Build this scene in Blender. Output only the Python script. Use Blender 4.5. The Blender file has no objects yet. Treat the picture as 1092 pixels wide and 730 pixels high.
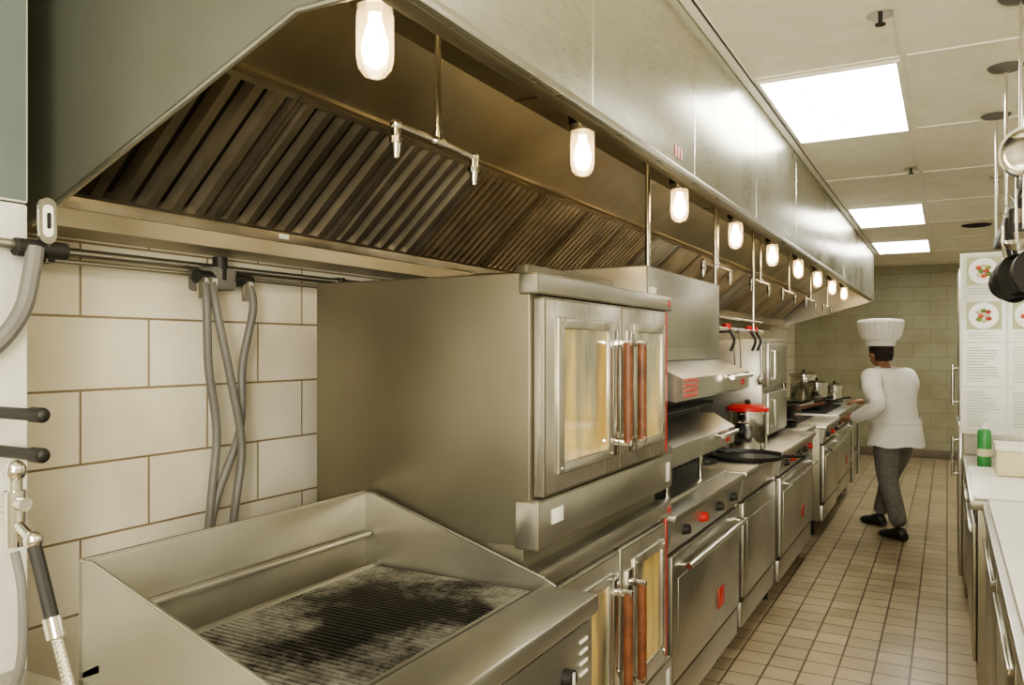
import bpy,bmesh,math,random
from mathutils import Vector,Matrix
random.seed(4)
S=bpy.context.scene
# ------------------------------------------------------------ materials
def newmat(name):
    m=bpy.data.materials.new(name); m.use_nodes=True
    nt=m.node_tree; b=nt.nodes['Principled BSDF']; return m,nt,b
def noise(nt,scale,sc=(1,1,1),detail=4,src='Object'):
    tc=nt.nodes.new('ShaderNodeTexCoord'); mp=nt.nodes.new('ShaderNodeMapping'); mp.inputs['Scale'].default_value=sc
    n=nt.nodes.new('ShaderNodeTexNoise'); n.inputs['Scale'].default_value=scale; n.inputs['Detail'].default_value=detail
    nt.links.new(tc.outputs[src],mp.inputs[0]); nt.links.new(mp.outputs[0],n.inputs['Vector']); return n
def ramp(nt,fac,p0,c0,p1,c1):
    r=nt.nodes.new('ShaderNodeValToRGB'); e=r.color_ramp.elements
    e[0].position=p0;e[0].color=(*c0,1);e[1].position=p1;e[1].color=(*c1,1)
    nt.links.new(fac,r.inputs[0]); return r
def bump(nt,b,h,strength,dist=.002):
    bp=nt.nodes.new('ShaderNodeBump'); bp.inputs['Strength'].default_value=strength; bp.inputs['Distance'].default_value=dist
    nt.links.new(h,bp.inputs['Height']); nt.links.new(bp.outputs[0],b.inputs['Normal'])
def paint(name,c,rough=.5,metal=0,var=.12,scale=6,bmp=0):
    m,nt,b=newmat(name)
    n=noise(nt,scale)
    r=ramp(nt,n.outputs['Fac'],.3,tuple(x*(1-var) for x in c),.7,tuple(min(1,x*(1+var)) for x in c))
    nt.links.new(r.outputs[0],b.inputs['Base Color']); b.inputs['Roughness'].default_value=rough; b.inputs['Metallic'].default_value=metal
    if bmp:
        n2=noise(nt,90); bump(nt,b,n2.outputs['Fac'],bmp)
    return m
def steel(name,c=(.54,.53,.48),rough=.31,grain=(1,40,1),dark=.78,rv=.13,scale=2.2,metal=.95):
    m,nt,b=newmat(name)
    n=noise(nt,scale,detail=5); cd=tuple(x*dark*k for x,k in zip(c,(1,.98,.93)))
    r=ramp(nt,n.outputs['Fac'],.33,cd,.66,c); nt.links.new(r.outputs[0],b.inputs['Base Color'])
    b.inputs['Metallic'].default_value=metal
    g=noise(nt,14,grain,3); sm=noise(nt,4,detail=5)
    ad=nt.nodes.new('ShaderNodeMath'); ad.operation='ADD'; nt.links.new(g.outputs['Fac'],ad.inputs[0]); nt.links.new(sm.outputs['Fac'],ad.inputs[1])
    mr=nt.nodes.new('ShaderNodeMapRange'); mr.inputs['From Min'].default_value=.5; mr.inputs['From Max'].default_value=1.5
    mr.inputs['To Min'].default_value=rough-rv/2; mr.inputs['To Max'].default_value=rough+rv
    nt.links.new(ad.outputs[0],mr.inputs['Value']); nt.links.new(mr.outputs[0],b.inputs['Roughness'])
    bump(nt,b,g.outputs['Fac'],.05,.001)
    return m
def emis(name,c,s):
    m,nt,b=newmat(name); b.inputs['Base Color'].default_value=(*c,1)
    b.inputs['Emission Color'].default_value=(*c,1); b.inputs['Emission Strength'].default_value=s; b.inputs['Roughness'].default_value=.3
    return m
def brick(name,axes,c1,c2,mort,w,h,ms,off=.5,shift=(0,0),rough=.4,bs=.6,dirt=(.80,.77,.70)):
    m,nt,b=newmat(name)
    g=nt.nodes.new('ShaderNodeNewGeometry'); sp=nt.nodes.new('ShaderNodeSeparateXYZ'); cb=nt.nodes.new('ShaderNodeCombineXYZ')
    nt.links.new(g.outputs['Position'],sp.inputs[0])
    for i in range(2):
        a=nt.nodes.new('ShaderNodeMath'); a.operation='SUBTRACT'; a.inputs[1].default_value=shift[i]-20*(w if i==0 else 2*h)
        nt.links.new(sp.outputs[axes[i]],a.inputs[0]); nt.links.new(a.outputs[0],cb.inputs[i])
    t=nt.nodes.new('ShaderNodeTexBrick'); t.offset=off; t.inputs['Scale'].default_value=1
    t.inputs['Brick Width'].default_value=w; t.inputs['Row Height'].default_value=h; t.inputs['Mortar Size'].default_value=ms
    t.inputs['Mortar Smooth'].default_value=.15; t.inputs['Bias'].default_value=0
    t.inputs['Color1'].default_value=(*c1,1);t.inputs['Color2'].default_value=(*c2,1);t.inputs['Mortar'].default_value=(*mort,1)
    nt.links.new(cb.outputs[0],t.inputs['Vector'])
    n=nt.nodes.new('ShaderNodeTexNoise'); n.inputs['Scale'].default_value=3; n.inputs['Detail'].default_value=6; nt.links.new(g.outputs['Position'],n.inputs['Vector'])
    r=ramp(nt,n.outputs['Fac'],.3,dirt,.65,(1,1,1))
    mx=nt.nodes.new('ShaderNodeMix'); mx.data_type='RGBA'; mx.blend_type='MULTIPLY'; mx.inputs[0].default_value=.8
    nt.links.new(t.outputs['Color'],mx.inputs[6]); nt.links.new(r.outputs[0],mx.inputs[7]); nt.links.new(mx.outputs[2],b.inputs['Base Color'])
    b.inputs['Roughness'].default_value=rough
    iv=nt.nodes.new('ShaderNodeMath'); iv.operation='SUBTRACT'; iv.inputs[0].default_value=1; nt.links.new(t.outputs['Fac'],iv.inputs[1])
    bump(nt,b,iv.outputs[0],bs,.003)
    return m
ST=steel('stainless_steel'); STV=steel('stainless_vertical_grain',grain=(40,40,1))
STH=steel('stainless_hood_front',(.62,.63,.57),.27,(1,1,30),.92,.08,1.0,.95)
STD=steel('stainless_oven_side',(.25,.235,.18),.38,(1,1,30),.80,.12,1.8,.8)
STB=steel('stainless_bronzed',(.50,.46,.36),.33,(1,30,1),.72)
FILT=steel('greasy_filter_steel',(.40,.36,.285),.36,(20,1,20),.45,.15,3,.85)
FILTD=paint('filter_gap_dark',(.02,.016,.012),.6)
CH=steel('chrome',(.75,.74,.70),.14,(1,1,1),.9,.05,metal=1)
BLK=paint('black_iron',(.025,.024,.022),.5,.3)
DRK=paint('dark_cavity',(.03,.027,.022),.6)
GREY=paint('grey_rubber',(.15,.145,.13),.5)
RED=paint('red_enamel',(.50,.02,.02),.35)
WOOD=paint('handle_wood',(.15,.055,.024),.45,0,.4,20)
WHT=paint('white_plastic',(.78,.77,.70),.4,0,.05)
CRM=paint('cream_card',(.62,.56,.38),.6)
GRN=paint('green_label',(.05,.25,.07),.4)
PLAS=paint('painted_plaster',(.72,.72,.65),.6,0,.08,5,.6)
BLUE=paint('pier_shade_blue_grey',(.15,.19,.175),.5,0,.12,3)  # shade on the upper pier, put into its colour
CEILW=paint('ceiling_grid_white',(.86,.83,.73),.5,0,.04)
SKIN=paint('skin',(.36,.19,.12),.5); HAIR=paint('hair',(.03,.02,.015),.6)
COAT=paint('white_cotton',(.84,.83,.79),.8,0,.06,8,.3)
PANT=paint('grey_trousers',(.15,.145,.13),.85,0,.2,40)
SHOE=paint('black_leather',(.02,.02,.02),.4)
TRO=emis('troffer_diffuser',(1,.97,.86),8)
def globemat():
    m,nt,b=newmat('clear_lamp_glass')
    nt.nodes.remove(b); out=nt.nodes['Material Output']
    tr=nt.nodes.new('ShaderNodeBsdfTransparent'); tr.inputs[0].default_value=(1,.93,.80,1)
    gl=nt.nodes.new('ShaderNodeBsdfGlossy'); gl.inputs['Roughness'].default_value=.08; gl.inputs[0].default_value=(1,.95,.85,1)
    df=nt.nodes.new('ShaderNodeBsdfTranslucent'); df.inputs[0].default_value=(1,.85,.6,1)
    m1=nt.nodes.new('ShaderNodeMixShader'); m1.inputs[0].default_value=.10; nt.links.new(tr.outputs[0],m1.inputs[1]); nt.links.new(gl.outputs[0],m1.inputs[2])
    m2=nt.nodes.new('ShaderNodeMixShader'); m2.inputs[0].default_value=.16; nt.links.new(m1.outputs[0],m2.inputs[1]); nt.links.new(df.outputs[0],m2.inputs[2])
    nt.links.new(m2.outputs[0],out.inputs[0]); return m
GL=globemat(); BULB=emis('frosted_bulb_glow',(1,.80,.50),22)
def glassmat():
    m,nt,b=newmat('oven_window_glass')
    n=noise(nt,3.2,(1,3,.6),3); r=nt.nodes.new('ShaderNodeValToRGB'); e=r.color_ramp.elements
    e[0].position=.34; e[0].color=(.13,.13,.085,1); e[1].position=.70; e[1].color=(.75,.50,.13,1); q=e.new(.46); q.color=(.30,.26,.14,1); q=e.new(.56); q.color=(.58,.42,.14,1)
    nt.links.new(n.outputs['Fac'],r.inputs[0]); nt.links.new(r.outputs[0],b.inputs['Base Color']); b.inputs['Roughness'].default_value=.08; b.inputs['Coat Weight'].default_value=1; return m
WIN=glassmat()
def griddle():
    m,nt,b=newmat('charred_grill_steel')
    n=noise(nt,3.6,detail=10); n.inputs['Roughness'].default_value=.8
    # char is heaviest in the middle of the plate
    tc=nt.nodes.new('ShaderNodeTexCoord'); vm=nt.nodes.new('ShaderNodeVectorMath'); vm.operation='SUBTRACT'; vm.inputs[1].default_value=(-.05,.12,.35)
    nt.links.new(tc.outputs['Object'],vm.inputs[0]); ln=nt.nodes.new('ShaderNodeVectorMath'); ln.operation='LENGTH'; nt.links.new(vm.outputs[0],ln.inputs[0])
    ml=nt.nodes.new('ShaderNodeMath'); ml.operation='MULTIPLY_ADD'; ml.inputs[1].default_value=.35; nt.links.new(ln.outputs['Value'],ml.inputs[0]); nt.links.new(n.outputs['Fac'],ml.inputs[2])
    r=ramp(nt,ml.outputs[0],.52,(.012,.011,.009),.68,(.36,.345,.30)); nt.links.new(r.outputs[0],b.inputs['Base Color'])
    b.inputs['Metallic'].default_value=.6; b.inputs['Roughness'].default_value=.38; return m
GRD=griddle()
def ceilmat():
    m,nt,b=newmat('ceiling_tile')
    n=noise(nt,9,detail=8,src='Object'); r=ramp(nt,n.outputs['Fac'],.32,(.84,.80,.67),.6,(.90,.87,.75)); nt.links.new(r.outputs[0],b.inputs['Base Color'])
    b.inputs['Roughness'].default_value=.8; return m
CEIL=ceilmat()
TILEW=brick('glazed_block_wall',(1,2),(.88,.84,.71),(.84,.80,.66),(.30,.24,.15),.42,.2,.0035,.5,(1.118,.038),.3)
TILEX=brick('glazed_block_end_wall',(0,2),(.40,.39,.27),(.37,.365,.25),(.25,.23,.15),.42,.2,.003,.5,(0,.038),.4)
TILEB=brick('white_wall_tile',(1,2),(.74,.73,.64),(.72,.71,.62),(.4,.36,.28),.42,.2,.004,.5,(0,.038),.35)
FLO=brick('quarry_tile_floor',(0,1),(.46,.38,.26),(.35,.29,.20),(.09,.065,.04),.155,.155,.005,0,(0,0),.30,.5,(.70,.66,.56))
# ------------------------------------------------------------ mesh builder
class M:
    def __init__(s,name): s.n=name; s.bm=bmesh.new(); s.mats=[]
    def mi(s,m):
        if m not in s.mats: s.mats.append(m)
        return s.mats.index(m)
    def _fin(s,vs,m):
        i=s.mi(m); fs={f for v in vs for f in v.link_faces}
        for f in fs: f.material_index=i
        return fs
    def box(s,x0,x1,y0,y1,z0,z1,m,bev=.003):
        mt=Matrix.Translation(((x0+x1)/2,(y0+y1)/2,(z0+z1)/2))@Matrix.Diagonal((abs(x1-x0),abs(y1-y0),abs(z1-z0),1))
        r=bmesh.ops.create_cube(s.bm,size=1,matrix=mt); s._fin(r['verts'],m)
        bev=min(bev,.3*min(abs(x1-x0),abs(y1-y0),abs(z1-z0)))
        if bev>0:
            es=list({e for v in r['verts'] for e in v.link_edges})
            bmesh.ops.bevel(s.bm,geom=es,offset=bev,segments=2,affect='EDGES',profile=.5)
    def cyl(s,p0,p1,r,m,r2=None,seg=18,cap=True):
        p0=Vector(p0);p1=Vector(p1);d=p1-p0
        mt=Matrix.Translation((p0+p1)/2)@d.to_track_quat('Z','Y').to_matrix().to_4x4()
        q=bmesh.ops.create_cone(s.bm,cap_ends=cap,segments=seg,radius1=r,radius2=r if r2 is None else r2,depth=d.length,matrix=mt); s._fin(q['verts'],m)
    def sph(s,c,r,m,sc=(1,1,1),seg=16):
        q=bmesh.ops.create_uvsphere(s.bm,u_segments=seg,v_segments=seg//2+2,radius=r,matrix=Matrix.Translation(c)@Matrix.Diagonal((*sc,1))); s._fin(q['verts'],m)
    def tube(s,pts,r,m,seg=10,smooth=True):
        P=[Vector(p) for p in pts]
        if smooth and len(P)>2:
            Q=[]
            for i in range(len(P)-1):
                a=P[max(i-1,0)];b=P[i];c=P[i+1];d=P[min(i+2,len(P)-1)]
                for k in range(6):
                    t=k/6; Q.append(.5*((2*b)+(c-a)*t+(2*a-5*b+4*c-d)*t*t+(3*b-a-3*c+d)*t**3))
            Q.append(P[-1]); P=Q
        rings=[];n=None
        for i,p in enumerate(P):
            t=(P[min(i+1,len(P)-1)]-P[max(i-1,0)]).normalized()
            if n is None: n=t.orthogonal().normalized()
            else: n=(n-t*n.dot(t)).normalized()
            b=t.cross(n)
            rings.append([s.bm.verts.new(p+r*(n*math.cos(2*math.pi*k/seg)+b*math.sin(2*math.pi*k/seg))) for k in range(seg)])
        i=s.mi(m)
        for a,b in zip(rings,rings[1:]):
            for k in range(seg):
                f=s.bm.faces.new((a[k],a[(k+1)%seg],b[(k+1)%seg],b[k])); f.material_index=i
        for e in (rings[0],rings[-1]):
            f=s.bm.faces.new(e); f.material_index=i
    def lathe(s,prof,c,m,axis=(0,0,1),seg=28):
        mt=Matrix.Translation(c)@Vector(axis).to_track_quat('Z','Y').to_matrix().to_4x4(); i=s.mi(m); rings=[]
        for r,z in prof:
            if r<1e-5: rings.append([s.bm.verts.new(mt@Vector((0,0,z)))])
            else: rings.append([s.bm.verts.new(mt@Vector((r*math.cos(2*math.pi*k/seg),r*math.sin(2*math.pi*k/seg),z))) for k in range(seg)])
        for a,b in zip(rings,rings[1:]):
            for k in range(seg):
                k2=(k+1)%seg
                if len(a)==1 and len(b)==1: continue
                if len(a)==1: v=(a[0],b[k2],b[k])
                elif len(b)==1: v=(a[k],a[k2],b[0])
                else: v=(a[k],a[k2],b[k2],b[k])
                f=s.bm.faces.new(v); f.material_index=i
    def extr(s,pts,vec,m):
        vec=Vector(vec); a=[s.bm.verts.new(p) for p in pts]; b=[s.bm.verts.new(Vector(p)+vec) for p in pts]; i=s.mi(m); n=len(a)
        fs=[s.bm.faces.new(a),s.bm.faces.new(b[::-1])]+[s.bm.faces.new((a[k],b[k],b[(k+1)%n],a[(k+1)%n])) for k in range(n)]
        for f in fs: f.material_index=i
    def prof(s,xz,y0,y1,m): s.extr([(x,y0,z) for x,z in xz],(0,y1-y0,0),m)
    def done(s,parent=None,ang=.6,origin=None):
        bm=s.bm; bmesh.ops.recalc_face_normals(bm,faces=bm.faces)
        for f in bm.faces: f.smooth=True
        for e in bm.edges:
            if len(e.link_faces)!=2 or e.calc_face_angle(0)>ang: e.smooth=False
        co=[v.co for v in bm.verts]
        c=Vector([(min(v[i] for v in co)+max(v[i] for v in co))/2 for i in range(3)]) if origin is None else Vector(origin)
        bmesh.ops.translate(bm,verts=bm.verts,vec=-c)
        me=bpy.data.meshes.new(s.n); bm.to_mesh(me); bm.free()
        for m in s.mats: me.materials.append(m)
        o=bpy.data.objects.new(s.n,me); S.collection.objects.link(o); o.location=c
        if parent: o.parent=parent; o.matrix_parent_inverse=parent.matrix_world.inverted()
        return o
# ------------------------------------------------------------ room
ZC=2.75
def simple(name,b,m):
    o=M(name); o.box(*b,m,0); return o.done()
simple('floor',(-2.2,2.7,-2.6,12.95,-.1,0),FLO)
simple('ceiling',(-2.2,2.7,-2.6,12.95,ZC,ZC+.1),CEIL)
simple('wall_left',(-2.2,-2.05,-2.6,12.8,0,ZC),TILEW)
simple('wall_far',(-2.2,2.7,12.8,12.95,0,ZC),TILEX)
simple('wall_right',(2.55,2.7,-2.6,12.8,0,ZC),TILEB)
simple('wall_near',(-2.05,2.55,-2.6,-2.45,0,ZC),TILEB)
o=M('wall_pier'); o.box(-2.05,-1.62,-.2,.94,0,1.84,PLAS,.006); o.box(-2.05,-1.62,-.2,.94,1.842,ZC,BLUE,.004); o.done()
o=M('baseboard_far'); o.box(-2.05,2.55,12.78,12.8,0,.12,paint('cove_base',(.2,.17,.13)),.004); o.done()
o=M('trim_ceiling_grid')
gx=[-.155,.455,1.065,1.675,2.285]; gy=[3.63+1.22*k for k in range(-4,8)]
for x in gx: o.box(x-.012,x+.012,-2.45,12.8,ZC-.008,ZC-.0005,CEILW,0)
for y in gy: o.box(-.765,2.55,y-.012,y+.012,ZC-.007,ZC-.0005,CEILW,0)
o.box(-.798,-.755,1.08,10.9,ZC-.02,ZC-.001,CEILW,.002)
o.box(-.758,-.752,1.08,10.9,ZC-.024,ZC-.0205,BLK,0)
o.done()
def troffer(x,y):
    o=M('ceiling_light_panel'); x0,x1,y0,y1=x+.03,x+.58,y+.03,y+1.19
    o.box(x0,x1,y0,y1,ZC-.012,ZC-.004,TRO,0)
    for b in ((x0-.015,x1+.015,y0-.015,y0),(x0-.015,x1+.015,y1,y1+.015),(x0-.015,x0,y0,y1),(x1,x1+.015,y0,y1)): o.box(*b,ZC-.018,ZC-.002,CEILW,0)
    o.done()
for y in (3.63,7.29,9.73): troffer(-.765,y)
for x,y in ((.455,-1.25),(-.765,-1.25),(1.065,1.19),(1.675,4.85),(1.065,10.95)): troffer(x,y)  # unseen extra panels, added to light the room outside the view
for x,y in ((-.21,3.14),(-.21,5.9),(.3,6.5)):
    o=M('fire_sprinkler'); o.cyl((x,y,ZC-.006),(x,y,ZC-.001),.045,CH); o.cyl((x,y,ZC-.035),(x,y,ZC-.006),.008,BLK); o.cyl((x,y,ZC-.04),(x,y,ZC-.035),.018,BLK); o.done()
o=M('ceiling_vent_ring'); o.lathe([(.09,0),(.12,.004),(.13,.012),(.05,.012),(.03,.002),(0,.002)],(.25,8.9,ZC-.016),BLK); o.done()
# ------------------------------------------------------------ hood
Y0,Y1=1.095,10.86
XF=-.80
o=M('exhaust_hood')
o.box(XF-.015,XF,Y0,Y1,2.15,ZC-.004,STH,.001)
o.box(-.855,XF-.015,Y0,Y1,2.15,2.160,STB,.001); o.box(-.857,-.850,Y0,Y1,2.15,2.178,STB,.001)
o.box(XF-.002,XF+.004,Y0,Y1,2.15,2.172,ST,.002)
o.box(-1.30,XF-.016,Y0,Y1,2.40,2.41,STB,0)
o.prof([(-1.52,2.24),(-1.30,2.40),(-1.30,2.412),(-1.535,2.25)],Y0,Y1,STB)
o.prof([(-1.54,2.225),(-1.505,2.235),(-1.51,2.25),(-1.54,2.245)],Y0,Y1,STB)
o.prof([(-2.045,1.845),(-1.86,1.845),(-1.86,1.925),(-1.87,1.925),(-1.87,1.86),(-2.045,1.86)],Y0,Y1,STB)
o.box(-1.862,-1.855,Y0,Y1,1.89,1.93,FILT,.001)
o.box(-2.048,-2.03,Y0,Y1,1.86,2.3,STB,0)
pp=[(-2.045,1.845),(-1.86,1.845),(-1.04,2.17),(XF,2.17),(XF,ZC-.004),(-2.045,ZC-.004)]
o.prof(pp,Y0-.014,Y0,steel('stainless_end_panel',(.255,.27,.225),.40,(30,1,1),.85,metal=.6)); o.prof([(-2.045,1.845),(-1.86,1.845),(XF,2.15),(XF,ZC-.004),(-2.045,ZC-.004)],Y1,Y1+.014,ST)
o.tube([(-1.86,Y0-.007,1.84),(-1.04,Y0-.007,2.167),(XF,Y0-.007,2.167)],.007,ST,8,False)
for y in (1.9,2.84,3.9,5.05,6.3,7.6,9.0): o.box(XF-.001,XF+.0015,y-.002,y+.002,2.175,ZC-.03,CH,0)
for y in (2.4,4.8,7.2,9.6): o.box(-1.3,-.88,y-.002,y+.002,2.397,2.4,BLK,0)
for k in range(3): o.box(XF+.001,XF+.0025,2.60+.03*k,2.622+.03*k,2.195,2.235,RED,0)
o.box(-1.859,-1.852,1.86,1.9,1.90,1.915,WHT,0)
o.done()
o=M('grease_filter_bank')
Bp=Vector((-1.868,0,1.925)); Tp=Vector((-1.525,0,2.235)); d=(Tp-Bp); nrm=Vector((d.z,0,-d.x)).normalized()
def slab(y0,y1,t0,t1,h0,h1,m,tp=0):
    a=Bp+d*t0; b=Bp+d*t1
    P=[a+nrm*h0,b+nrm*h0,b+nrm*h0,a+nrm*h0]; Q=[a+nrm*h1,b+nrm*h1,b+nrm*h1,a+nrm*h1]
    ys=[y0,y0,y1,y1]; yq=[y0+tp,y0+tp,y1-tp,y1-tp]
    vs=[o.bm.verts.new(Vector((p.x,y,p.z))) for p,y in zip(P,ys)]+[o.bm.verts.new(Vector((p.x,y,p.z))) for p,y in zip(Q,yq)]
    i=o.mi(m)
    for f in ((0,1,2,3),(7,6,5,4),(0,4,5,1),(1,5,6,2),(2,6,7,3),(3,7,4,0)):
        g=o.bm.faces.new([vs[k] for k in f]); g.material_index=i
slab(Y0+.005,Y1-.005,0,1,-.03,-.02,FILTD)
y=Y0+.01; n=0
HOT=steel('heat_tinted_steel',(.44,.36,.245),.33,(20,1,20),.5,.15,3,.88)
while y<Y1-.5:
    mt=FILT if n<3 else (HOT if n%5!=2 else FILT)
    slab(y,y+.016,0,1,-.02,.014,mt,.002); slab(y+.479,y+.495,0,1,-.02,.014,mt,.002)
    slab(y+.016,y+.479,0,.035,-.02,.013,mt); slab(y+.016,y+.479,.965,1,-.02,.013,mt)
    k=6 if n<3 else 9; st=.463/k
    for j in range(k):
        yy=y+.016+st*j; slab(yy+st*.17,yy+st*.83,.035,.965,-.014,.012,mt,st*.14)
    y+=.497; n+=1
o.done()
for k in range(9):
    y=1.326+1.08*k; o=M('hood_light'); x=-1.05
    o.cyl((x,y,2.352),(x,y,2.398),.058,BLK); o.cyl((x,y,2.285),(x,y,2.352),.044,BLK,.052); o.cyl((x,y,2.262),(x,y,2.287),.041,CH)
    o.lathe([(.035,.15),(.039,.13),(.039,.10),(.039,.075),(.039,.045),(.035,.022),(.023,.006),(0,0)],(x,y,2.115),GL)
    o.lathe([(.013,.135),(.014,.115),(.022,.09),(.028,.065),(.028,.048),(.022,.028),(.010,.018),(0,.016)],(x,y,2.12),BULB)
    o.cyl((x,y,2.25),(x,y,2.265),.015,CH)
    o.done()
def drop(y,x=-1.165,z=2.09,l=.18):
    o=M('fire_suppression_nozzle_pipe'); r=.0085
    o.cyl((x,y,z),(x,y,2.398),r,CH); o.cyl((x,y,2.385),(x,y,2.398),.022,CH)
    o.cyl((x,y-l,z),(x,y+l,z),r,CH)
    o.cyl((x,y-.022,z),(x,y+.022,z),.0135,CH); o.cyl((x,y,z),(x,y,z+.025),.0135,CH)
    for s in (-1,1):
        o.sph((x,y+s*l,z),.015,CH); o.cyl((x,y+s*l,z),(x,y+s*l,z-.03),.012,CH); o.cyl((x,y+s*l,z-.045),(x,y+s*l,z-.03),.016,CH,seg=6); o.cyl((x,y+s*l,z-.08),(x,y+s*l,z-.045),.008,CH,.012)
    o.done()
drop(1.73)
for y in (4.55,5.75,6.9,8.1,9.3): drop(y,-1.15,2.02,.3)
o=M('gas_riser_pipe'); o.cyl((-1.165,3.39,1.872),(-1.165,3.39,2.398),.012,CH); o.cyl((-1.165,3.39,2.37),(-1.165,3.39,2.398),.024,CH); o.cyl((-1.165,3.39,1.872),(-1.165,3.39,1.895),.02,CH); o.done()
# ------------------------------------------------------------ left wall services
o=M('wall_conduit_run')
o.cyl((-1.99,.96,1.80),(-1.99,10.5,1.80),.012,ST); o.cyl((-1.99,.96,1.775),(-1.99,6,1.775),.007,ST)
for y in (1.2,2.3,3.6,5.0): o.box(-2.049,-1.97,y-.012,y+.012,1.765,1.815,BLK,.002)
o.done()
o=M('gas_hose_manifold')
o.box(-2.049,-1.93,1.67,1.76,1.73,1.80,GREY,.01); o.cyl((-1.95,1.62,1.765),(-1.95,1.83,1.765),.02,BLK); o.cyl((-1.95,1.71,1.76),(-1.95,1.71,1.83),.022,BLK)
for y,pts in ((1.64,[(-1.94,1.64,1.76),(-1.92,1.635,1.68),(-1.93,1.65,1.5),(-1.93,1.68,1.3),(-1.93,1.66,1.1),(-1.93,1.62,.7)]),
              (1.66,[(-1.93,1.66,1.76),(-1.90,1.655,1.66),(-1.89,1.70,1.45),(-1.89,1.74,1.25),(-1.9,1.72,1.05),(-1.93,1.70,.7)]),
              (1.80,[(-1.94,1.81,1.76),(-1.92,1.815,1.68),(-1.93,1.78,1.5),(-1.92,1.76,1.3),(-1.93,1.68,1.1),(-1.93,1.64,.9),(-1.95,1.66,.6)])):
    o.tube(pts,.0125,GREY); o.cyl(pts[0],(pts[0][0],pts[0][1],1.70),.019,CH,seg=6)
o.done()
for z in (1.43,1.357):
    o=M('capped_pipe_stub'); o.cyl((-1.619,.86,z),(-1.44,.86,z),.0115,BLK); o.sph((-1.44,.86,z),.014,BLK,(.8,1,1)); o.cyl((-1.47,.86,z),(-1.44,.86,z),.014,BLK); o.done()
o=M('gas_shutoff_valve')
o.cyl((-1.606,.5,1.755),(-1.606,1.0,1.755),.011,ST); o.cyl((-1.595,.90,1.75),(-1.595,1.0,1.75),.018,BLK)
o.cyl((-1.585,.96,1.755),(-1.585,.96,1.80),.009,BLK)
def oval(x,r,h): return [(x,.95+math.cos(a)*r,1.805+math.sin(a)*r+(h if math.sin(a)>0 else -h)) for a in [i*math.pi/8 for i in range(16)]]
o.extr(oval(-1.578,.018,.028),(.008,0,0),CH); o.extr(oval(-1.570,.010,.022),(.002,0,0),WHT); o.extr(oval(-1.568,.004,.012),(.002,0,0),BLK)
o.tube([(-1.58,.93,1.75),(-1.575,.92,1.70),(-1.575,.90,1.62),(-1.585,.85,1.55),(-1.60,.78,1.52)],.017,GREY); o.done()
o=M('pre_rinse_faucet')
x,y,z=-1.33,.75,1.30
o.cyl((-1.619,y,z-.03),(x,y,z-.03),.012,CH); o.cyl((-1.619,y,z-.03),(-1.605,y,z-.03),.035,CH)
o.cyl((x,y,z-.07),(x,y,z+.02),.016,CH); o.cyl((x,y,z+.02),(x,y,z+.045),.011,CH); o.sph((x,y,z+.052),.017,CH,(1,1,1.1)); o.cyl((x-.04,y,z),(x+.03,y,z),.011,CH)
o.cyl((x,y,z-.03),(x+.05,y,z-.055),.009,CH); o.sph((x+.05,y,z-.055),.015,CH)
o.tube([(x+.05,y,z-.055),(x+.07,y,z-.10),(x+.10,y,z-.17)],.011,BLK); o.cyl((x+.10,y,z-.17),(x+.112,y,z-.20),.014,CH)
hp=[(x+.112,y,z-.20),(x+.14,y,z-.26),(x+.20,y,z-.36),(x+.27,y-.02,z-.5)]
o.tube(hp,.0075,CH,10,False)
for a,b in zip(hp,hp[1:]):
    a=Vector(a);b=Vector(b);n=int((b-a).length/.007)
    for t in range(n): o.sph(a.lerp(b,t/n),.0092,CH,(1,1,.4),8)
o.tube([(x,y,z-.08),(x+.02,y,z-.14),(x+.018,y,z-.25),(x-.03,y,z-.36),(x-.05,y,z-.5)],.0075,GREY)
o.done()
# ------------------------------------------------------------ charbroiler
o=M('griddle_range')
gx0,gx1,gy0,gy1=-1.43,-.725,.93,1.765
STG=steel('stainless_griddle',(.45,.44,.39),.34,(1,30,30),.8,.12,2.2,.9)
o.box(gx0,gx1-.02,gy0,gy1,.12,.93,ST,.004)
o.box(-.875,gx1,gy0,gy1,.925,.97,STG,.008)
o.box(gx0-.012,gx0+.004,gy0,gy1,.9,1.15,STG,.003)
o.prof([(gx0,.94),(gx0+.05,.965),(gx0+.05,.95),(gx0,.93)],gy0,gy1,STG)
for yy in (gy0,gy1-.006): o.prof([(gx0-.01,.9),(gx0-.01,1.15),(gx0+.03,1.15),(-.87,.985),(-.84,.97),(-.84,.9)],yy,yy+.006,STG)
for yy in (gy0+.003,gy1-.003): o.tube([(gx0-.008,yy,1.15),(gx0+.03,yy,1.15),(-.87,yy,.985)],.004,STG,8,False)
o.tube([(gx0-.004,gy0,1.15),(gx0-.004,gy1,1.15)],.005,STG,8,False)
o.box(gx0+.01,gx0+.03,gy0+.01,gy1-.01,1.03,1.045,STG,.004)
o.box(gx0+.05,-.875,gy0+.006,gy1-.006,.93,.948,DRK,0)
n=50
for i in range(n):
    yy=gy0+.03+(gy1-gy0-.06)*i/(n-1)
    o.prof([(gx0+.055,.948),(gx0+.055,.957),(-.905,.957),(-.905,.948)],yy-.0052,yy+.0052,GRD)
o.box(gx0+.05,gx0+.057,gy0+.03,gy1-.03,.948,.96,STG,.001)
o.box(-.905,-.895,gy0+.03,gy1-.03,.948,.958,STG,.001)
o.box(gx1-.02,gx1-.012,gy0+.02,gy1-.02,.72,.915,STG,.003)
for i in range(5):
    yy=gy0+.06+i*.15; o.cyl((gx1-.013,yy,.83),(gx1+.01,yy,.83),.02,BLK); o.box(gx1+.004,gx1+.013,yy-.004,yy+.004,.815,.845,WHT,.001)
for i in range(4): o.box(gx1-.013,gx1-.010,gy1-.09,gy1-.05,.80+i*.025,.807+i*.025,WHT,0)
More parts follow.
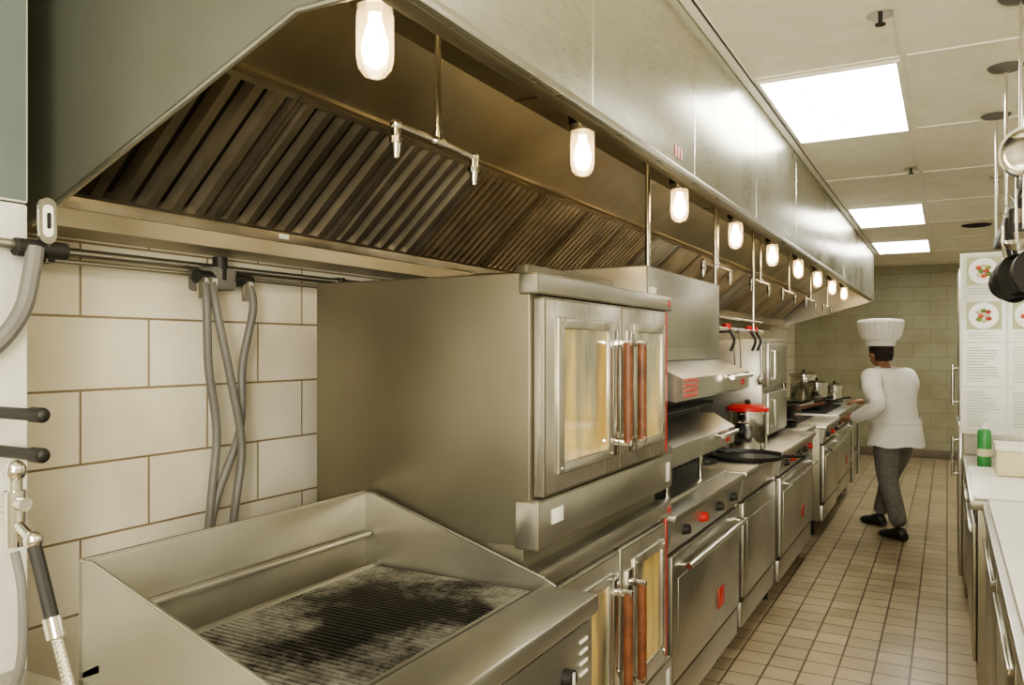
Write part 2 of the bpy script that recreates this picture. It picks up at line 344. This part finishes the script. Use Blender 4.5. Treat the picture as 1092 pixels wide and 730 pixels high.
for a in (gx0+.06,gx1-.1):
    for b in (gy0+.06,gy1-.06): o.cyl((a,b,0),(a,b,.125),.022,BLK)
o.done()
o=M('side_shelf'); o.box(-1.615,-1.43,.62,.92,.90,.92,ST,.004)
for a in (-1.60,-1.445):
    for b in (.64,.90): o.cyl((a,b,0),(a,b,.90),.012,ST)
o.done()
# ------------------------------------------------------------ convection ovens
o=M('double_convection_oven')
oy0,oy1,xf,xb=1.779,2.86,-.92,-1.627
GF=steel('bright_door_frame',(.62,.60,.54),.28,(40,40,1),.88,metal=.9)
def oven(zb,zt):
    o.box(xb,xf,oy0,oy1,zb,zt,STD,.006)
    o.box(xf-.03,xf+.025,oy0-.006,oy1+.02,zt-.055,zt,ST,.006)
    o.box(xf-.04,xf+.03,oy0-.01,oy1+.005,zb-.005,zb+.12,ST,.006)
    z0,z1=zb+.125,zt-.06
    for a,b in ((oy0+.012,2.318),(2.326,2.77)):
        o.box(xf,xf+.035,a,b,z0,z1,GF,.008)
        wa,wb=(a+.10,b-.11) if a<2 else (a+.13,b-.06)
        for bb in ((wa-.03,wa,z0+.05,z1-.05),(wb,wb+.03,z0+.05,z1-.05),(wa,wb,z0+.05,z0+.08),(wa,wb,z1-.08,z1-.05)): o.box(xf+.034,xf+.045,*bb,GF,.003)
        o.box(xf+.034,xf+.038,wa,wb,z0+.08,z1-.08,WIN,0)
        for zz in (z0+.065,z1-.065):
            for q in (wa-.015,wb+.015): o.cyl((xf+.04,q,zz),(xf+.047,q,zz),.005,CH,seg=8)
    for q in (2.262,2.385):
        zc=(z0+z1)/2-.01; hl=.15
        o.box(xf+.035,xf+.046,q-.024,q+.024,zc-hl-.04,zc+hl+.04,CH,.003)
        o.cyl((xf+.082,q,zc-hl),(xf+.082,q,zc+hl),.0145,WOOD)
        for sg in (-1,1):
            o.box(xf+.04,xf+.096,q-.010,q+.010,zc+sg*hl-.010,zc+sg*hl+.010,CH,.003)
    o.box(xf-.01,xf+.008,2.775,oy1,z0,z1,STD,.003)
    o.box(xf+.006,xf+.014,2.835,2.855,z0,z1,RED,.001)
    o.box(xf+.03,xf+.033,oy0+.06,oy0+.13,zb+.05,zb+.09,WHT,.008)
    o.box(xf+.03,xf+.032,oy1-.07,oy1-.03,zb+.02,zb+.09,WHT,.001)
    o.box(xf+.025,xf+.027,oy1-.03,oy1-.005,zt-.04,zt-.015,RED,.001)
oven(1.05,1.743); oven(.30,.99)
o.box(xb+.03,xf-.03,oy0+.02,oy1-.02,.985,1.055,STD,.004)
o.box(-1.16,-1.12,2.15,2.86,1.742,1.81,STD,.004); o.box(-1.45,-1.16,2.2,2.84,1.742,1.79,STD,.004)
for a in (xb+.07,xf-.07):
    for b in (oy0+.07,oy1-.07): o.cyl((a,b,.03),(a,b,.31),.024,CH); o.cyl((a,b,0),(a,b,.03),.032,BLK)
o.done()
# ------------------------------------------------------------ range with broiler
def rangebody(o,y0,y1,x=-.92,top=.93,door=True,handle=True,knobs=4,badge=True,bx=-1.9,panel=ST):
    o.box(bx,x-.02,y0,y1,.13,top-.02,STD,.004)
    o.box(bx,x+.035,y0,y1,top-.03,top,ST,.006)
    o.prof([(x-.02,top-.03),(x+.02,top-.03),(x+.0,top-.15),(x-.02,top-.15)],y0+.005,y1-.005,panel)
    for i in range(knobs):
        yy=y0+(y1-y0)*(i+.7)/(knobs+.4)
        o.cyl((x+.005,yy,top-.09),(x+.035,yy,top-.085),.022,BLK if i%3!=1 else RED,.018)
    if door:
        o.box(x-.02,x+.012,y0+.03,y1-.03,.28,top-.165,ST,.006)
        o.box(x+.01,x+.015,y0+.10,y1-.10,.36,top-.26,STV,.004)
        if handle:
            o.cyl((x+.055,y0+.10,top-.21),(x+.055,y1-.10,top-.21),.013,CH)
            for q in (y0+.12,y1-.12): o.cyl((x+.01,q,top-.21),(x+.055,q,top-.21),.010,CH)
    if badge: o.box(x+.014,x+.02,(y0+y1)/2+.12,(y0+y1)/2+.22,.38,.47,RED,.002)
    o.box(x-.05,x+.0,y0+.02,y1-.02,.13,.26,STV,.004)
    for a in (bx+.1,x-.1):
        for b in (y0+.08,y1-.08): o.cyl((a,b,0),(a,b,.14),.022,BLK)
o=M('broiler_range')
a,b=2.895,4.05
rangebody(o,a,b)
bx=-1.80; f=-1.0
o.box(bx,f-.1,a+.01,b-.05,.93,1.26,DRK,.004)
o.box(bx,f,a+.01,b-.05,1.50,1.87,ST,.006)
o.box(bx,f-.08,a+.01,b-.05,1.26,1.50,DRK,.004)
for zt,xx,ye in ((1.50,-.86,b-.03),(1.24,-.90,b-.16)):
    o.prof([(f-.1,zt),(f,zt),(xx,zt-.06),(xx,zt-.135),(xx-.03,zt-.15),(f-.1,zt-.10)],a+.005,ye,ST)
    o.cyl((xx+.03,a+.65,zt-.075),(xx+.03,ye-.08,zt-.075),.011,CH)
    for q in (a+.68,ye-.12): o.cyl((xx,q,zt-.075),(xx+.03,q,zt-.075),.009,CH)
    o.box(xx-.002,xx+.004,ye-.17,ye-.11,zt-.12,zt-.07,RED,.001)
for k in range(7):
    for j in range(4): o.box(-.861,-.857,a+.015+k*.028,a+.033+k*.028,1.368+j*.019,1.381+j*.019,RED,.001)
for k in range(2): o.cyl((f+.0,a+.25+k*.5,.95),(f+.0,a+.25+k*.5,1.13),.012,CH)
for k in range(14): o.box(-1.7,f-.02,a+.08+k*.075,a+.10+k*.075,1.285,1.295,BLK,0)
for k in range(14): o.box(-1.7,f-.02,a+.08+k*.075,a+.10+k*.075,1.03,1.04,BLK,0)
o.box(f-.1,f+.03,a+.01,b-.05,.93,.95,ST,.003); o.box(f,f+.004,a+.05,b-.1,1.56,1.82,STV,.004)
o.box(f,f+.006,a+.02,a+.1,1.74,1.79,WHT,.001)
o.done()
# ranges beyond
o=M('gas_range'); rangebody(o,4.1,5.0,handle=False,knobs=0,badge=False)
o.box(-1.9,-1.86,4.1,5.0,.93,1.55,ST,.004); o.box(-1.9,-1.45,4.1,5.4,1.55,1.575,ST,.004)
for yy in (4.15,4.55,4.95): o.tube([(-1.86,yy,1.35),(-1.5,yy,1.55)],.01,ST,8,False)
for i in range(2):
    for j in range(2):
        cx,cy=-1.65+.38*i,4.33+.44*j
        for k in range(4):
            an=k*math.pi/4+.2; o.tube([(cx-.15*math.cos(an),cy-.15*math.sin(an),.945),(cx+.15*math.cos(an),cy+.15*math.sin(an),.945)],.007,BLK,6,False)
        o.lathe([(.17,0),(.17,.012),(.155,.012),(.155,0)],(cx,cy,.932),BLK)
o.done()
o=M('gas_range_with_oven'); rangebody(o,5.02,6.35,x=-.90,knobs=5)
o.done()
def pot(c,r,h,n='stock_pot',lid=None):
    o=M(n)
    o.lathe([(0,0),(r*.96,0),(r,.01),(r,h-.005),(r*1.05,h),(r*1.05,h+.01),(r*.94,h+.01),(r*.94,.02),(0,.02)],c,CH)
    for sg in (-1,1):
        for q in (-.035,.035): o.cyl((c[0]+q,c[1]+sg*r*.98,c[2]+h*.75),(c[0]+q,c[1]+sg*(r+.035),c[2]+h*.75),.005,CH,seg=8)
        o.cyl((c[0]-.04,c[1]+sg*(r+.035),c[2]+h*.75),(c[0]+.04,c[1]+sg*(r+.035),c[2]+h*.75),.006,CH,seg=8)
    if lid:
        o.lathe([(r*.3,h+.035),(r*.8,h+.03),(r*1.1,h+.012),(r*1.12,h+.012),(r*1.12,h+.032),(r*.8,h+.05),(0,h+.055)],c,lid); o.sph((c[0],c[1],c[2]+h+.065),.018,BLK)
    o.done()
pot((-1.09,5.06,.936),.115,.22,'stock_pot',RED)
o=M('round_griddle_pan'); c=(-1.01,4.62,.937); o.lathe([(0,0),(.20,0),(.215,.02),(.22,.02),(.205,-.004),(0,-.004)],c,BLK); o.cyl((-.80,4.60,.955),(-.68,4.58,.965),.009,BLK); o.done()
o=M('countertop_steamer'); y0,y1=5.45,6.3
o.box(-1.85,-1.08,y0,y1,.955,1.62,STV,.008)
for q in (-1.75,-1.16):
    for w in (y0+.06,y1-.06): o.cyl((q,w,.932),(q,w,.957),.02,BLK)
for z0,z1 in ((.98,1.26),(1.30,1.59)):
    o.box(-1.08,-1.04,y0+.03,y1-.15,z0,z1,ST,.01); o.cyl((-1.02,y0+.12,z0+.05),(-1.02,y0+.12,z1-.05),.012,CH)
    for zz in (z0+.05,z1-.05): o.cyl((-1.045,y0+.12,zz),(-1.02,y0+.12,zz),.009,CH)
o.box(-1.08,-1.065,y1-.12,y1-.02,1.0,1.55,BLK,.004); o.done()
for (x,y,z,r,h,m) in ((-1.6,4.35,1.577,.07,.13,RED),(-1.62,4.60,1.577,.10,.16,CH),(-1.6,4.94,1.577,.06,.10,RED),(-1.6,5.2,1.577,.07,.2,CH)):
    o=M('steel_canister' if m is CH else 'red_canister'); o.lathe([(0,0),(r*.93,0),(r,.01),(r,h),(r*1.06,h),(r*1.06,h+.01),(r*.3,h+.02),(.012,h+.03),(0,h+.03)],(x,y,z),m); o.done()
o=M('pipe_shelf_rack')
for x in (-1.05,-1.35):
    o.cyl((x,4.12,1.66),(x,5.3,1.66),.009,CH); o.cyl((x,4.12,1.72),(x,5.3,1.72),.006,CH)
for y in (4.15,4.78,5.08):
    o.cyl((-1.88,y,1.66),(-1.05,y,1.66),.008,CH)
for y in (4.15,5.08): o.cyl((-1.06,y,1.66),(-1.06,y,2.398),.009,CH)
for y in (4.4,4.95,5.1):
    o.cyl((-1.06,y,1.655),(-1.06,y,1.69),.022,RED); o.tube([(-1.05,y,1.66),(-1.02,y,1.60),(-1.04,y,1.54)],.008,BLK)
for y in (4.5,4.65,5.2):
    o.tube([(-1.05,y,1.66),(-1.04,y,1.5),(-1.04,y,1.38)],.005,CH,6); o.sph((-1.04,y,1.35),.035,CH,(.5,1,1),12)
o.done()
o=M('wok_range'); rangebody(o,6.40,6.95,x=-.98,knobs=2,badge=False,handle=False)
o.lathe([(.20,.03),(.21,.03),(.19,0),(.17,0)],(-1.25,6.68,.933),BLK); o.done()
o=M('wok'); o.lathe([(0,0),(.10,.02),(.17,.07),(.20,.12),(.205,.12),(.175,.065),(.10,.012),(0,-.006)],(-1.25,6.68,.955),BLK); o.tube([(-1.06,6.68,1.07),(-.95,6.68,1.10),(-.84,6.68,1.13)],.012,WOOD); o.done()
o=M('deep_fryer'); rangebody(o,6.98,7.95,x=-.90,top=.92,knobs=3,handle=True,badge=False)
o.box(-1.9,-1.82,6.98,7.95,.92,1.30,ST,.006); o.box(-1.7,-1.1,7.05,7.45,.921,.926,BLK,0); o.box(-1.7,-1.1,7.5,7.9,.921,.926,BLK,0); o.done()
for y in (7.25,7.7):
    o=M('fryer_basket')
    for z in (.93,.98,1.03):
        o.tube([(-1.6,y-.12,z),(-1.2,y-.12,z),(-1.2,y+.12,z),(-1.6,y+.12,z),(-1.6,y-.12,z)],.004,CH,6,False)
    for k in range(9):
        for s in (-.12,.12): o.cyl((-1.6+k*.05,y+s,.93),(-1.6+k*.05,y+s,1.03),.002,CH,seg=6)
    o.tube([(-1.2,y,1.03),(-1.1,y,1.07),(-.98,y,1.10)],.008,CH); o.cyl((-1.0,y,1.095),(-.9,y,1.12),.014,BLK); o.done()
o=M('charcoal_grill_range'); rangebody(o,7.98,9.3,x=-.92,top=.94,knobs=5)
for k in range(26): o.box(-1.75,-1.0,8.03+k*.048,8.045+k*.048,.942,.957,BLK,0)
o.done()
for x,y in ((-1.2,8.25),(-1.45,8.6),(-1.2,8.95)):
    o=M('frying_pan'); o.lathe([(0,.0),(.11,0),(.14,.045),(.145,.045),(.115,-.004),(0,-.004)],(x,y,.963),BLK); o.tube([(x+.13,y,1.0),(x+.22,y,1.03),(x+.32,y,1.05)],.010,BLK); o.done()
o=M('stainless_work_table'); o.box(-1.95,-.92,9.33,10.8,.88,.92,ST,.006); o.box(-1.9,-.97,9.36,10.77,.25,.28,ST,.004)
for x in (-1.9,-.97):
    for y in (9.38,10.05,10.75): o.cyl((x,y,0),(x,y,.88),.02,ST)
o.box(-1.95,-1.92,9.33,10.8,.92,1.1,ST,.004); o.done()
for (x,y,r,h) in ((-1.3,9.6,.12,.22),(-1.5,10.0,.15,.3),(-1.2,10.35,.1,.16)): pot((x,y,.921),r,h,'stock_pot',CH)
o=M('notice_board'); o.box(-2.049,-2.03,8.2,9.6,1.1,1.6,CRM,.003); o.done()
# ------------------------------------------------------------ right side
def counter(name,x0,x1,y0,y1,doors):
    o=M(name); o.box(x0+.03,x1,y0+.01,y1-.01,.10,.86,ST,.004); o.box(x0,x1+.02,y0,y1,.86,.90,ST,.006)
    w=(y1-y0)/doors
    for k in range(doors):
        a=y0+k*w+.03;b=y0+(k+1)*w-.03
        o.box(x0+.012,x0+.03,a,b,.20,.80,STV,.005); o.box(x0-.002,x0+.014,a+.04,b-.04,.745,.765,CH,.004)
        o.box(x0+.028,x0+.032,a-.012,b+.012,.19,.81,BLK,0)
    for x in (x0+.08,x1-.06):
        for y in (y0+.08,y1-.08): o.cyl((x,y,0),(x,y,.11),.025,CH)
    return o
o=counter('undercounter_refrigerator',.13,.85,.55,3.92,4)
o.done()
o=M('cutting_board'); o.box(.15,.52,.7,3.85,.902,.925,WHT,.005); o.done()
o=counter('prep_counter',.085,.85,3.95,5.62,2); o.done()
o=M('cutting_board'); o.box(.10,.45,3.98,5.0,.902,.915,WHT,.004); o.done()
o=M('spray_can'); c=(.18,5.10,.902); o.lathe([(0,0),(.033,0),(.034,.005),(.034,.19),(.028,.205),(.016,.21),(.016,.235),(0,.235)],c,GRN); o.lathe([(.0345,.06),(.0345,.10)],c,CRM); o.lathe([(.017,.205),(.017,.237),(0,.238)],c,WHT); o.done()
o=M('plastic_wrap_box'); o.box(.215,.47,4.66,4.84,.917,1.07,CRM,.006); o.box(.21,.475,4.655,4.845,1.04,1.075,WHT,.004); o.done()
o=M('upright_refrigerator')
o.box(.085,.88,5.66,6.5,.1,2.08,STV,.008); o.box(.062,.085,5.68,6.48,.14,1.08,ST,.006); o.box(.062,.085,5.68,6.48,1.1,2.05,ST,.006)
for z in (.75,1.2):
    o.cyl((.03,5.74,z),(.03,5.74,z+.25),.01,CH)
    for q in (z+.02,z+.23): o.cyl((.03,5.74,q),(.065,5.74,q),.008,CH)
for x in (.13,.83):
    for y in (5.72,6.44): o.cyl((x,y,0),(x,y,.1),.025,BLK)
o.done()
o=M('menu_photo_board'); yb=5.655
o.box(.07,.80,yb-.006,yb,1.03,2.14,WHT,.001)
SHT=paint('laminated_sheet',(.62,.64,.56),.25,0,.03); INK=paint('ink_grey',(.30,.30,.26),.6); FOODR=paint('food_red',(.5,.08,.05),.5,0,.5,60); FOODG=paint('food_green',(.16,.26,.05),.5,0,.5,60); PLT=paint('plate_white',(.85,.85,.83),.3,0,.02)
CRE=paint('photo_background',(.42,.43,.25),.4)
for i in range(3):
    for j in range(4):
        x0=.085+i*.24; z0=1.05+j*.272
        o.box(x0,x0+.225,yb-.009,yb-.006,z0,z0+.262,SHT,0)
        if j>=2:
            cx,cz=x0+.11,z0+.16
            o.box(x0+.02,x0+.205,yb-.0105,yb-.009,z0+.075,z0+.245,CRE,0)
            o.lathe([(0,0),(.075,0),(.08,.002),(0,.002)],(cx,yb-.0105,cz),PLT,(0,-1,0))
            for k in range(8):
                an=k*.8+i; o.sph((cx+.035*math.cos(an)*(.4+.6*(k%2)),yb-.014,cz+.03*math.sin(an)),.017,(FOODR,FOODG,CRM)[(k+i+j)%3],(1,.3,.8),8)
            for k in range(3): o.box(x0+.03,x0+.19-.02*k,yb-.0105,yb-.009,z0+.02+k*.016,z0+.023+k*.016,INK,0)
        else:
            for k in range(13):
                l=random.uniform(.08,.18); o.box(x0+.02,x0+.02+l,yb-.0105,yb-.009,z0+.03+k*.017,z0+.034+k*.017,INK,0)
o.done()
# pot rack
o=M('hanging_pot_rack')
zr=2.10
for x in (.22,.50): o.box(x-.004,x+.004,2.9,4.95,zr-.02,zr+.02,BLK,.001)
for y in (2.9,3.55,4.25,4.95): o.box(.22,.50,y-.004,y+.004,zr-.02,zr+.02,BLK,.001)
for x in (.22,.50):
    for y in (3.2,3.98,4.78):
        o.cyl((x,y,zr+.02),(x,y,ZC-.002),.006,CH); o.lathe([(.07,.02),(.06,.01),(.012,0)],(x,y,ZC-.022),GREY)
o.done()
def hpan(x,y,r,zt,name='saucepan',m=BLK,dep=.04,ax=(.5,-.85,0)):
    o=M(name); ax=Vector(ax).normalized(); zc=zt-.20-r
    o.lathe([(0,0),(r*.85,0),(r,dep),(r*1.04,dep),(r*.88,-.004),(0,-.004)],(x,y,zc),m,tuple(ax))
    o.tube([(x+ax.x*dep*.6,y+ax.y*dep*.6,zc+r),(x,y,zc+r+.08),(x,y,zt-.03)],.008,m,8)
    o.tube([(x,y,zt-.03),(x+.012,y,zt-.01),(x,y,zt+.015),(x-.014,y,zt+.024)],.004,CH,6)
    o.done()
hpan(.205,3.42,.075,2.09); hpan(.205,3.65,.08,2.09); hpan(.25,3.22,.08,2.09,'frying_pan',BLK,.03); hpan(.205,3.88,.07,2.09,'saucepan',CH,.06)
o=M('hanging_strainer'); ax=Vector((.3,-.9,-.2)).normalized()
o.lathe([(0,-.05),(.05,-.035),(.075,0),(.08,.006),(.072,.006),(.045,-.03),(0,-.042)],(.215,2.98,2.17),CH,tuple(ax)); o.tube([(.215,2.98,2.10),(.213,2.98,2.0),(.213,2.98,1.93)],.006,CH,8); o.tube([(.215,2.98,2.25),(.22,2.98,2.30),(.22,2.94,2.13)],.004,CH,6); o.done()
o=M('hanging_ladle'); o.tube([(.20,3.10,2.12),(.20,3.10,2.0),(.20,3.10,1.90)],.005,CH,8); o.lathe([(0,-.03),(.03,-.022),(.042,0),(.04,0),(.028,-.018),(0,-.025)],(.20,3.07,1.90),CH,(0,-.3,1)); o.done()
# ------------------------------------------------------------ chef
chef=bpy.data.objects.new('chef',None); S.collection.objects.link(chef)
C=Vector((-.39,7.42,0)); chef.location=C; bpy.context.view_layer.update()
F=Vector((-.74,.67,0)).normalized(); L=Vector((-F.y,F.x,0))
def W(f,s,z): return C+F*f+L*s+Vector((0,0,z))
def skinmesh(name,V,E,root,levels,matf,mats):
    me=bpy.data.meshes.new(name); me.from_pydata([v[0] for v in V],E,[]); ob=bpy.data.objects.new(name+'_src',me); S.collection.objects.link(ob)
    ob.modifiers.new('s','SKIN'); sub=ob.modifiers.new('u','SUBSURF'); sub.levels=levels; sub.render_levels=levels
    for i,v in enumerate(V):
        r=v[1]; me.skin_vertices[0].data[i].radius=(r,r) if not isinstance(r,tuple) else r
        me.skin_vertices[0].data[i].use_root=(i==root)
    bpy.context.view_layer.update(); dg=bpy.context.evaluated_depsgraph_get()
    nm=bpy.data.meshes.new_from_object(ob.evaluated_get(dg)); bpy.data.objects.remove(ob)
    nm.materials.clear()
    for m in mats: nm.materials.append(m)
    for p in nm.polygons: p.use_smooth=True; p.material_index=matf(p.center)
    no=bpy.data.objects.new(name,nm); S.collection.objects.link(no); no.parent=chef; no.matrix_parent_inverse=chef.matrix_world.inverted(); return no
V=[(W(-.03,0,.86),.18),(W(-.01,0,1.0),.18),(W(.03,0,1.16),.20),(W(.06,0,1.29),.15),(W(.10,0,1.37),.066),(W(.125,0,1.43),.055),
 (W(.04,.20,1.30),.105),(W(-.10,.33,1.20),.086),(W(-.24,.38,1.10),.074),(W(-.08,.39,1.02),.064),(W(.08,.36,.97),.050),
 (W(.08,-.20,1.30),.105),(W(.19,-.32,1.19),.086),(W(.30,-.36,1.10),.074),(W(.42,-.28,1.08),.062),(W(.54,-.20,1.07),.050),
 (W(-.03,.105,.80),.12),(W(-.03,.115,.64),.105),(W(-.05,.12,.46),.082),(W(-.13,.13,.28),.076),(W(-.20,.14,.10),.066),
 (W(.01,-.105,.80),.12),(W(.08,-.115,.64),.105),(W(.17,-.12,.46),.082),(W(.22,-.12,.28),.076),(W(.29,-.12,.10),.066)]
E=[(0,1),(1,2),(2,3),(3,4),(4,5),(3,6),(6,7),(7,8),(8,9),(9,10),(3,11),(11,12),(12,13),(13,14),(14,15),(0,16),(16,17),(17,18),(18,19),(19,20),(0,21),(21,22),(22,23),(23,24),(24,25)]
skinmesh('body',V,E,0,2,lambda c:(1 if c.z<.765 else (2 if c.z>1.39 else 0)),[COAT,PANT,SKIN])
m=M('coat_hem')
ring=[]
for (z,rx,ry) in ((.745,.21,.235),(.80,.203,.228),(.88,.19,.215),(.98,.178,.20)):
    ring.append([m.bm.verts.new(W(-.015+rx*math.cos(2*math.pi*k/32),ry*math.sin(2*math.pi*k/32),z+.008*math.sin(5*2*math.pi*k/32))) for k in range(32)])
i=m.mi(COAT)
for a,b in zip(ring,ring[1:]):
    for k in range(32): m.bm.faces.new((a[k],a[(k+1)%32],b[(k+1)%32],b[k])).material_index=i
m.tube([W(-.01+.186*math.cos(2*math.pi*k/24),.208*math.sin(2*math.pi*k/24),.94) for k in range(25)],.010,COAT,8,False)
m.done(chef)
m=M('collar'); m.tube([W(.115+.064*math.cos(2*math.pi*k/16),.064*math.sin(2*math.pi*k/16),1.385) for k in range(17)],.018,COAT,8,False); m.done(chef)
def hand(name,w,dr,up,thumbside):
    dr=dr.normalized(); up=(up-dr*up.dot(dr)).normalized(); sd=dr.cross(up)*thumbside
    V=[(w-dr*.02,.026),(w+dr*.03,.027),(w+dr*.06,.026)];E=[(0,1),(1,2)]
    for k,(o_,l) in enumerate(((.030,.068),(.010,.078),(-.010,.072),(-.029,.056))):
        b=len(V); base=w+dr*.075+sd*o_
        V+= [(base,.0095),(base+dr*l*.45-up*.008,.009),(base+dr*l*.8-up*.028,.008),(base+dr*l*.9-up*.045,.007)]
        E+=[(2,b),(b,b+1),(b+1,b+2),(b+2,b+3)]
    b=len(V); V+=[(w+dr*.03+sd*.035,.011),(w+dr*.055+sd*.055-up*.01,.010),(w+dr*.085+sd*.06-up*.02,.008)]; E+=[(1,b),(b,b+1),(b+1,b+2)]
    skinmesh(name,V,E,0,1,lambda c:0,[SKIN])
hand('left_hand',W(.10,.355,.967),F-L*.2,Vector((0,0,1)),1)
hand('right_hand',W(.56,-.19,1.07),F+L*.3,Vector((0,0,1)),-1)
# head
m=M('head'); hc=W(.155,0,1.515)
rot=Matrix((F,L,Vector((0,0,1)))).transposed().to_4x4()
q=bmesh.ops.create_uvsphere(m.bm,u_segments=28,v_segments=20,radius=1,matrix=Matrix.Identity(4)); i=m.mi(SKIN)
for v in q['verts']:
    x,y,z=v.co
    sy=.077*(1-.28*(-z) if z<0 else 1)
    nx=x*.098+(.012 if (x>0 and z<-.5) else 0)
    if x>0.85: nx-=.006
    v.co=Vector((nx,y*sy,z*.118))
bmesh.ops.transform(m.bm,matrix=Matrix.Translation(hc)@rot,verts=m.bm.verts)
def H(f,s,z): return hc+F*f+L*s+Vector((0,0,z))
m.cyl(H(.092,0,.015),H(.118,0,-.022),.008,SKIN,.014); m.sph(H(.108,0,-.024),.014,SKIN)
for s in (-1,1):
    m.sph(H(.082,s*.03,.008),.013,WHT,seg=10); m.sph(H(.092,s*.031,.008),.006,HAIR,seg=8)
    m.tube([H(.088,s*.014,.028),H(.091,s*.03,.033),H(.078,s*.047,.027)],.004,HAIR,6)
    m.sph(H(-.005,s*.078,-.005),.028,SKIN,(.8,.35,1),10)
m.tube([H(.083,-.024,-.058),H(.098,0,-.056),H(.083,.024,-.058)],.006,paint('lips',(.3,.1,.08)),6)
for k in range(40):
    a=math.radians(75+210*k/39)
    for zz in (.045,.015,-.015,-.045):
        rr=1.0-(.10 if zz<-.03 else 0)
        if zz<.01 and abs(math.sin(a))>.93: continue
        m.sph(H(-.004+.094*rr*math.cos(a),.076*rr*math.sin(a),zz),.020,HAIR,(1,1,1.1),8)
m.cyl(H(-.04,0,-.16),H(-.01,0,-.05),.056,SKIN)
m.done(chef)
m=M('chef_hat'); c=H(-.005,0,.060)
seg=48; rings=[]
for r,z,pl in ((.104,0,0),(.114,.0,0),(.126,.05,0),(.140,.055,.002),(.164,.10,.004),(.180,.18,.005),(.183,.205,.004),(.172,.225,.002),(.08,.235,0),(.0,.238,0)):
    if r==0: rings.append([m.bm.verts.new(c+Vector((0,0,z)))])
    else: rings.append([m.bm.verts.new(c+Vector(((r+pl*(1 if k%2 else -1))*math.cos(2*math.pi*k/seg),(r+pl*(1 if k%2 else -1))*math.sin(2*math.pi*k/seg),z))) for k in range(seg)])
i=m.mi(COAT)
for a,b in zip(rings,rings[1:]):
    for k in range(seg):
        m.bm.faces.new((a[k],a[(k+1)%seg],b[0]) if len(b)==1 else (a[k],a[(k+1)%seg],b[(k+1)%seg],b[k])).material_index=i
m.done(chef)
for nm,(f,s) in (('left_shoe',(-.20,.14)),('right_shoe',(.29,-.12))):
    m=M(nm)
    sec=((-.055,.034,.07),(-.03,.044,.105),(.03,.044,.105),(.09,.045,.075),(.15,.048,.06),(.19,.036,.045),(.205,.015,.03)); rg=[]
    for (ff,w,h) in sec:
        rg.append([m.bm.verts.new(W(f+ff,s+w*math.cos(a),.001+h*(.5+.5*math.sin(a)))) for a in [2*math.pi*k/16 for k in range(16)]])
    i=m.mi(SHOE)
    for a,b in zip(rg,rg[1:]):
        for k in range(16): m.bm.faces.new((a[k],a[(k+1)%16],b[(k+1)%16],b[k])).material_index=i
    m.bm.faces.new(rg[0]); m.bm.faces.new(rg[-1]); m.done(chef)
# ------------------------------------------------------------ light, world + camera
def area(name,loc,tgt,e,sx,col):
    l=bpy.data.lights.new(name,'AREA'); l.energy=e; l.size=sx; l.color=col
    ob=bpy.data.objects.new(name,l); S.collection.objects.link(ob); ob.location=loc
    ob.rotation_euler=(Vector(tgt)-Vector(loc)).to_track_quat('-Z','Y').to_euler()
area('soft_fill_light',(.9,-1.1,1.9),(-1.3,2.2,1.6),36,1.1,(1,.91,.74))  # soft fill added behind the camera, standing in for a flash
area('ceiling_fill_light',(.6,-1.2,1.6),(.6,1.5,2.75),46,.6,(1,.94,.80))  # unseen upward fill, added to brighten the ceiling
w=bpy.data.worlds.new('World'); S.world=w; w.use_nodes=True; w.node_tree.nodes['Background'].inputs[0].default_value=(.8,.85,.8,1); w.node_tree.nodes['Background'].inputs[1].default_value=.2
cam=bpy.data.cameras.new('Camera'); co=bpy.data.objects.new('Camera',cam); S.collection.objects.link(co)
cam.sensor_width=36; cam.lens=850/1092*36; cam.shift_y=7/1092; cam.clip_start=.05
co.location=(0,0,1.55); co.rotation_euler=(math.pi/2,0,math.atan(464/850)); S.camera=co
S.view_settings.exposure=0.75
try: S.view_settings.look='AgX - Medium High Contrast'
except Exception: pass
